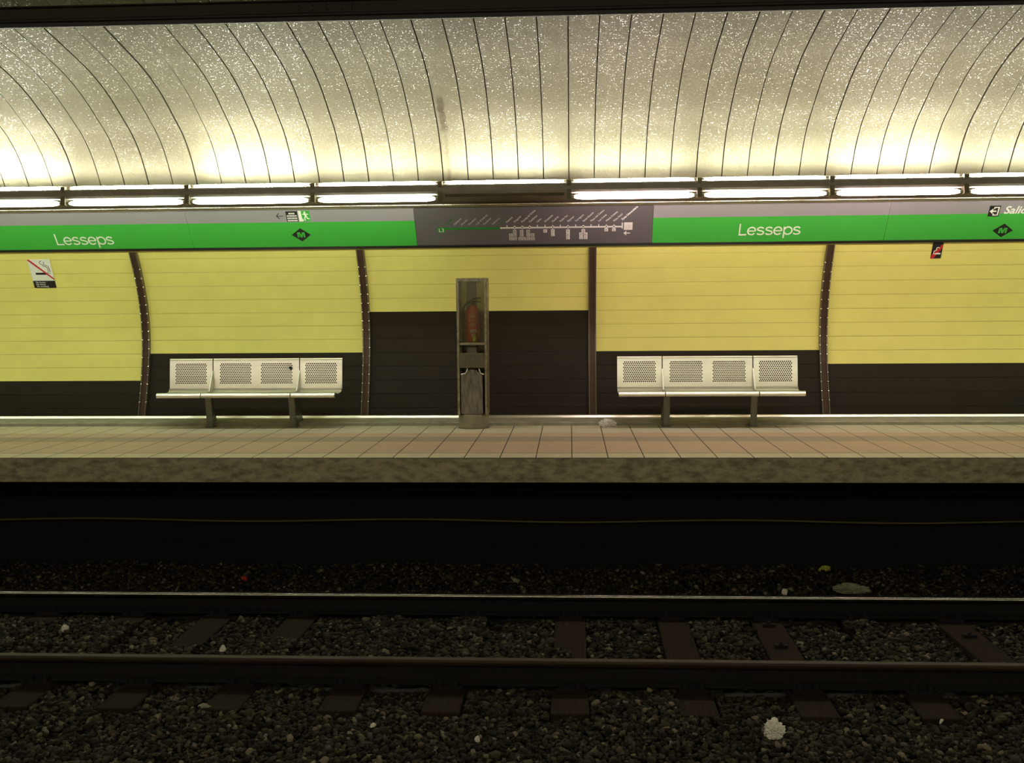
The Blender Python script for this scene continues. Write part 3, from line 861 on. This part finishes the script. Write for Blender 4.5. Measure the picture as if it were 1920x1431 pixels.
for z, h, a0, a1 in ((.285, .014, -.2, .35), (.255, .018, -.35, .6), (.215, .012, -.4, -.2), (.185, .010, -.1, .6), (.168, .010, -.4, .55), (.12, .010, -.3, .5),
                     (.10, .03, -.3, .6), (.06, .03, -.1, .4)):
    t = a0
    while t < a1:
        wd = rr.uniform(.06, .14); t2 = min(t + wd, a1)
        z2 = z
        vs = [((R_ + .001) * math.sin(t), -(R_ + .001) * math.cos(t), z2), ((R_ + .001) * math.sin(t2), -(R_ + .001) * math.cos(t2), z2),
              ((R_ + .001) * math.sin(t2), -(R_ + .001) * math.cos(t2), z2 + h), ((R_ + .001) * math.sin(t), -(R_ + .001) * math.cos(t), z2 + h)]
        q.add(vs, [(0, 1, 2, 3)]); t = t2 + .04
q.build('printed_label', M['ext_grey'], ext)
wrap('t', None, .05, .48, .008, .058, .003).build('yellow_tag', M['ext_yellow'], ext)

# ------------------------------------------------------------------ no-smoking signs
def wall_frame(xl, z0, z1, off):
    """empty whose local xy lies on the chord of the wall between z0 and z1"""
    a = Vector((0, wallD(z0) - off, z0)); b_ = Vector((0, wallD(z1) - off, z1))
    th = math.atan2(b_.z - a.z, b_.y - a.y)
    return (xl, a.y, a.z), th, (b_ - a).length
loc, th, L = wall_frame(-5.965, 1.500, 1.808, .006)
ns = empty('no_smoking_sign', loc, (th, 0, 0)); tag(ns, 'white no-smoking sign with red slash on the far left yellow wall', 'sign')
W = .250
b = MB(); b.box(0, W, 0, L, -.004, 0, 0); b.build('plate', M['white'], ns)
b = MB(); b.prism([(0, 0), (W, 0), (W, L * .25), (0, L * .25)], 0, .001, 'z'); tx = b.build('text_band', M['black'], ns)
for i, s_ in enumerate(('No fumeu', 'No fumar', 'No smoking')):
    text('notice_lettering', s_, .027, M['white'], tx, .03, L * .25 - .028 - i * .024, .0015)
b = MB(); b.prism([(.055, .158), (.185, .158), (.185, .182), (.055, .182)], 0, .001, 'z')
b.build('cigarette', M['black'], ns)
b = MB()
def ribbon(pts, wd, mb, z0=0, z1=.001):
    for (xa, ya), (xb, yb) in zip(pts, pts[1:]):
        d = Vector((xb - xa, yb - ya)).normalized(); n_ = Vector((-d.y, d.x)) * wd / 2
        mb.prism([(xa - n_.x, ya - n_.y), (xb - n_.x, yb - n_.y), (xb + n_.x, yb + n_.y), (xa + n_.x, ya + n_.y)], z0, z1, 'z')
ribbon([(.155, .325), (.135, .315), (.128, .298), (.14, .282), (.155, .278), (.16, .262), (.175, .255), (.195, .248), (.205, .23), (.205, .19)], .006, b)
ribbon([(.17, .312), (.178, .295), (.17, .280), (.178, .27), (.2, .265), (.218, .25), (.222, .22), (.222, .19)], .006, b)
ribbon([(.195, .19), (.195, .165)], .006, b); ribbon([(.215, .18), (.215, .165)], .006, b)
b.build('smoke_lines', M['black'], ns)
b = MB(); b.prism([(0, L - .012), (.0, L), (.018, L), (W, L * .25 + .028), (W, L * .25 + .006)], .001, .002, 'z'); b.build('red_slash', M['red'], ns)

loc, th, L = wall_frame(3.795, 1.722, 1.93, .006)
ns = empty('no_smoking_sticker', loc, (th, 0, 0)); tag(ns, 'small black no-smoking sticker under the green band at the right', 'sign')
W = .108
b = MB(); b.box(0, W, 0, L, -.003, 0, 0); b.build('plate', M['black'], ns)
b = MB(); b.prism([(0, 0), (.03, 0), (W, .125), (W, .16), (.095, .16), (0, .03)], 0, .001, 'z'); b.build('red_slash', M['red'], ns)
b = MB(); ribbon([(.025, .06), (.025, .085), (.05, .10), (.045, .12), (.06, .13), (.075, .12)], .008, b, .001, .002); ribbon([(.02, .055), (.038, .052)], .008, b, .001, .002)
b.build('smoke_lines', M['white'], ns)
b = MB(); b.prism([(.040, .048), (.095, .048), (.095, .064), (.040, .064)], .001, .002, 'z'); b.build('cigarette', M['white'], ns)

flush_texts()

# ------------------------------------------------------------------ overhead conductor rail
cat = empty('overhead_conductor_rail', (0, 7.4, 3.228)); tag(cat, 'dark overhead conductor rail crossing the top of the photo', 'conductor rail')
b = MB()
b.prism([(-.045, .135), (.045, .135), (.045, .128), (.012, .124), (.012, .055), (.024, .048), (.024, .044), (-.024, .044), (-.024, .048), (-.012, .055), (-.012, .124), (-.045, .128)][::-1], XL, XR)
b.build('profile_beam', M['catenary'], cat)
b = MB(); b.prism([(-.030, .044), (.030, .044), (.030, .034), (.016, .026), (.010, 0), (-.010, 0), (-.016, .026), (-.030, .034)][::-1], XL, XR); b.build('contact_wire', M['catenary_low'], cat)
b = MB(); b.box(-1.92, -1.48, -.020, -.012, .056, .122); sp = b.build('splice_plate', M['catenary'], cat)
for i in range(4):
    for z in (.072, .106):
        b = MB(); b.tube((-1.852 + i * .1, -.020, z), (-1.852 + i * .1, -.032, z), .008, n=6); b.build('bolt', M['catenary_low'], sp)
for x in (-9, 2.6, 8):
    b = MB(); b.tube((x, 0, .135), (x, 0, .50), .018); b.lathe([(.02, .2), (.05, .22), (.02, .24), (.05, .26), (.02, .28), (.05, .30), (.02, .32)], 16, cx=x); b.build('hanger', M['catenary_low'], cat)

# ------------------------------------------------------------------ track
ZR = -.962
def rail(y, top, label):
    root = empty('track_rail', (0, y, ZR - .15)); tag(root, label, 'rail', 'running rails of the far track')
    head = [(-.036, .112), (-.036, .138)] + [(-.036 + .013 * (1 - math.cos(t)), .137 + .013 * math.sin(t)) for t in np.linspace(.2, PI / 2, 5)] \
        + [(.036 - .013 * (1 - math.cos(t)), .137 + .013 * math.sin(t)) for t in np.linspace(PI / 2, .2, 5)] + [(.036, .138), (.036, .112)]
    b = MB(); b.prism(head[::-1], XL, XR, smooth=True); b.build('rail_head', top, root)
    b = MB(); b.prism([(-.068, 0), (.068, 0), (.068, .012), (.012, .030), (.009, .05), (.009, .10), (.030, .113), (-.030, .113), (-.009, .10), (-.009, .05), (-.012, .030), (-.068, .012)], XL, XR)
    b.build('rail_web', M['rust'], root)
YN, YF = 6.60, 8.107
rail(YF, M['rail_top'], 'rail nearer the platform, with a bright polished running edge')
rail(YN, M['rail_dull'], 'brownish rail nearer the viewer, crossing below the sleepers')

SX = {-6.15: 'x', -5.45: 'x', -4.78: 'x', -4.12: 'far left sleeper, mostly outside the photo beside the left edge',
      -3.42: 'wooden sleeper mostly under ballast, second from the left edge of the photo', -2.755: 'dark wooden sleeper below and left of the left bench',
      -2.095: 'dark wooden sleeper below the right end of the left bench', -1.407: 'sleeper left of the cabinet, buried between the rails',
      -.770: 'sleeper below the cabinet, buried between the rails', -.010: 'brown sleeper straight below the second rib from the right',
      .762: 'brown sleeper below the right bench left leg', 1.462: 'brown sleeper with two bolts below the right bench right leg',
      2.150: 'sleeper left of the rightmost bolted one, buried between the rails', 2.850: 'brown sleeper with one bolt near the right edge',
      3.55: 'y', 4.25: 'y', 4.95: 'y'}
proto = None
for x, lb in SX.items():
    if lb == 'x': lb = 'sleeper beyond the left edge of the photo'
    if lb == 'y': lb = 'sleeper beyond the right edge of the photo'
    if proto is None:
        proto = empty('wooden_sleeper', (0, 7.35, -1.28))
        b = MB(); b.box(-.115, .115, -1.22, 1.28, 0, .150); b.build('timber', M['wood'], proto, bevel=.008)
        for y in (YN - 7.35, YF - 7.35):
            b = MB(); b.box(-.09, .09, y - .11, y + .11, .150, .168); bp_ = b.build('base_plate', M['rust'], proto, bevel=.003)
            for dy in (-.088, .088):
                for dx in (-.05, .05):
                    b = MB(); b.lathe([(.0001, .205), (.016, .203), (.016, .168)], 8, cx=dx, cy=y + dy); b.build('screw', M['rust'], bp_)
        r_ = proto
    else:
        r_ = copy_tree(proto)
    r_.location = (x, 7.35, -1.28); r_.rotation_euler = (0, 0, random.uniform(-.012, .012))
    tag(r_, lb, 'sleeper', 'wooden sleepers of the far track')
    if x in (1.462, 2.850):
        for yy in ((7.39, 7.88) if x < 2 else (7.66,)):
            b = MB(); b.box(-.045, .045, yy - 7.35 - .02, yy - 7.35 + .02, .150, .172); b.lathe([(.0001, .19), (.014, .188), (.014, .172)], 8, cy=yy - 7.35)
            b.build('loose_bolt', M['rust'], r_)

# track bed
gb = MB(); nx, ny = 120, 60
rg = np.random.default_rng(5)
vs = [(XL + 24 * i / nx, 1.2 + 8.6 * j / ny, -1.185 + float(rg.uniform(-.008, .008))) for j in range(ny + 1) for i in range(nx + 1)]
gb.add(vs, [(j * (nx + 1) + i, j * (nx + 1) + i + 1, (j + 1) * (nx + 1) + i + 1, (j + 1) * (nx + 1) + i) for j in range(ny) for i in range(nx)], 0)
tag(gb.build('ground', mat('track_bed_soil', (.012, .0095, .0065), .95, var=.5, vscale=30, bump=.6)), kind='structure')

# ballast stones: angular crushed stone, one object of stuff
def hull(seed):
    r = random.Random(seed); bm = bmesh.new()
    for _ in range(13):
        v = Vector((r.gauss(0, 1), r.gauss(0, 1), r.gauss(0, 1))).normalized()
        bm.verts.new((v.x * .5, v.y * .40, v.z * .30))
    g = bmesh.ops.convex_hull(bm, input=bm.verts)
    for v in [v for v in bm.verts if not v.link_faces]: bm.verts.remove(v)
    bmesh.ops.triangulate(bm, faces=bm.faces)
    bm.verts.index_update()
    V = np.array([v.co[:] for v in bm.verts]); Fc = np.array([[v.index for v in f.verts] for f in bm.faces])
    bm.free(); return V, Fc
hulls = [hull(s) for s in range(14)]
N = 82000
ys = rg.uniform(5.15, 9.70, N)
xs = rg.uniform(-1, 1, N) * (.62 * ys + .6) - .055 * ys
def buried(x, y):       # sleepers that ballast covers between the rails
    c = np.zeros(len(x), bool)
    for sx in (-1.407, -.770, 2.150):
        c |= (np.abs(x - sx) < .16) & (y > 6.75) & (y < 7.98)
    c |= (np.abs(x + .010) < .15) & (y > 6.7) & (y < 7.25) & (x < -.02)
    c |= (np.abs(x + 2.095) < .17) & (y > 6.7) & (y < 7.45)
    c |= (np.abs(x + 2.755) < .17) & (y > 6.7) & (y < 7.25)
    c |= (np.abs(x - 2.85) < .17) & (y > 6.7) & (y < 7.05)
    c |= ((np.abs(x + 3.42) < .2) | (np.abs(x + 4.12) < .2) | (np.abs(x + 4.78) < .2)) & (y > 6.7) & (y < 7.8)
    return c
near_slp = np.zeros(N, bool)
for sx in SX: near_slp |= (np.abs(xs - sx) < .128) & (ys > 6.09) & (ys < 8.68)
near_rail = (np.abs(ys - YN) < .082) | (np.abs(ys - YF) < .082)
bur = buried(xs, ys)
keep = (~near_slp | bur) & ~near_rail
xs, ys, bur, near_slp = xs[keep], ys[keep], bur[keep], near_slp[keep]
N = len(xs)
sz = rg.lognormal(math.log(.035), .30, N).clip(.016, .080)
zz = -1.165 + rg.uniform(0, .030, N) + .012 * np.sin(xs * 2.3 + ys * 3.1) + .010 * np.sin(xs * 5.1 - ys * 2.2)
zz = np.where(bur & near_slp, np.maximum(zz, -1.118 + rg.uniform(0, .012, N)), zz)
hump = np.exp(-((ys - 9.2) / .5) ** 2) * .03
zz = zz + hump
which = rg.integers(0, len(hulls), N)
rotz = rg.uniform(0, 2 * PI, N); rx = rg.uniform(-.6, .6, N); ry = rg.uniform(-.6, .6, N)
VV, FF = [], []; base = 0
for h in range(len(hulls)):
    idx = np.where(which == h)[0]; V, Fc = hulls[h]
    c, s = np.cos(rotz[idx]), np.sin(rotz[idx]); cx, sx = np.cos(rx[idx]), np.sin(rx[idx]); cy, sy = np.cos(ry[idx]), np.sin(ry[idx])
    P = V[None] * sz[idx][:, None, None] * 1.15
    x, y, z = P[..., 0], P[..., 1], P[..., 2]
    y, z = y * cx[:, None] - z * sx[:, None], y * sx[:, None] + z * cx[:, None]
    x, z = x * cy[:, None] + z * sy[:, None], -x * sy[:, None] + z * cy[:, None]
    x, y = x * c[:, None] - y * s[:, None], x * s[:, None] + y * c[:, None]
    P = np.stack([x + xs[idx][:, None], y + ys[idx][:, None], z + zz[idx][:, None]], -1).reshape(-1, 3)
    Fi = (Fc[None] + (np.arange(len(idx)) * len(V))[:, None, None] + base).reshape(-1, 3)
    VV.append(P); FF.append(Fi); base += len(P)
VV = np.concatenate(VV); FF = np.concatenate(FF)
me = bpy.data.meshes.new('track_ballast')
me.vertices.add(len(VV)); me.vertices.foreach_set('co', VV.astype(np.float32).ravel())
me.loops.add(FF.size); me.loops.foreach_set('vertex_index', FF.astype(np.int32).ravel())
me.polygons.add(len(FF)); me.polygons.foreach_set('loop_start', np.arange(0, FF.size, 3, dtype=np.int32))
me.polygons.foreach_set('loop_total', np.full(len(FF), 3, np.int32))
me.update(calc_edges=True); me.validate(); me.materials.append(M['stone'])
bo = bpy.data.objects.new('track_ballast', me); COL.objects.link(bo)
tag(bo, 'dark crushed stone ballast filling the track bed around rails and sleepers', 'ballast', kind='stuff')

# ------------------------------------------------------------------ litter
def crumple(name, x, y, z, sx, sy, sz_, material, label, seed, group=None, cat='litter', rot=0, sub=4, amp=.75):
    bm = bmesh.new(); bmesh.ops.create_icosphere(bm, subdivisions=sub, radius=1)
    r = random.Random(seed)
    dirs = [(Vector((r.gauss(0, 1), r.gauss(0, 1), r.gauss(0, 1))).normalized(), r.uniform(-amp, amp)) for _ in range(16)]
    for v in bm.verts:
        d = v.co.normalized(); k = 1
        for q, a_ in dirs: k += a_ * max(0, d.dot(q) - .6)
        v.co = d * k * r.uniform(.80, 1.16)
        v.co.z = max(v.co.z, -.55)
        v.co = Vector((v.co.x * sx / 2, v.co.y * sy / 2, (v.co.z + .55) * sz_ / 1.6))
    me = bpy.data.meshes.new(name); bm.to_mesh(me); bm.free(); me.materials.append(material)
    o = bpy.data.objects.new(name, me); COL.objects.link(o); o.location = (x, y, z); o.rotation_euler = (0, 0, rot)
    tag(o, label, cat, group)
    return o
crumple('crumpled_paper', .372, 11.06, 0, .17, .11, .085, M['paper'], 'crumpled white paper on the platform at the foot of the wall', 4)
ZB = -1.135
crumple('crumpled_paper', 1.128, 5.87, ZB - .01, .115, .10, .085, M['paper'], 'largest white crumpled paper on the ballast at the bottom right', 9)
G = 'scraps of litter on the ballast'
crumple('paper_scrap', -3.772, 7.607, ZB, .045, .05, .055, M['paper'], 'white scrap between the rails near the left edge', 2, G)
crumple('paper_scrap', -2.446, 7.216, ZB, .040, .035, .035, M['paper'], 'small square white scrap just behind the near rail', 3, G)
crumple('paper_scrap', -2.215, 6.168, ZB, .07, .035, .025, M['paper_grey'], 'greyish flat scrap by a sleeper end left of centre', 5, G)
crumple('paper_scrap', -.523, 5.729, ZB, .030, .03, .035, M['paper'], 'tiny white scrap on the foreground stones below the cabinet', 6, G)
crumple('paper_scrap', -1.140, 5.918, ZB, .028, .025, .022, M['paper'], 'tiny white scrap on the foreground stones left of the cabinet', 7, G)
crumple('paper_scrap', 2.119, 6.092, ZB, .012, .06, .02, M['paper'], 'thin pale straw-like scrap on the ballast at the right', 8, G, rot=-.6)
crumple('plastic_wrapper', 2.31, 8.83, ZB + .0, .26, .12, .085, M['paper_grey'], 'crumpled grey plastic wrapper behind the far rail at the right', 12, G)
crumple('plastic_wrapper', 2.257, 9.52, ZB, .10, .06, .05, M['paper_green'], 'yellow-green wrapper near the pit wall at the right', 13, G)
crumple('foil_ball', 1.756, 8.75, ZB, .045, .045, .06, M['paper'], 'small shiny white ball just behind the far rail', 14, G)
crumple('paper_scrap', 1.66, 9.55, ZB, .06, .03, .02, M['paper'], 'pale scrap near the pit wall left of the yellow-green wrapper', 15, G)
crumple('paper_scrap', -.493, 9.03, ZB + .01, .09, .06, .035, M['paper_grey'], 'pale brownish scrap behind the far rail below the cabinet', 16, G)
crumple('red_scrap', -2.847, 9.03, ZB + .02, .035, .04, .03, M['paper_red'], 'small red scrap behind the far rail at the left', 17, G)
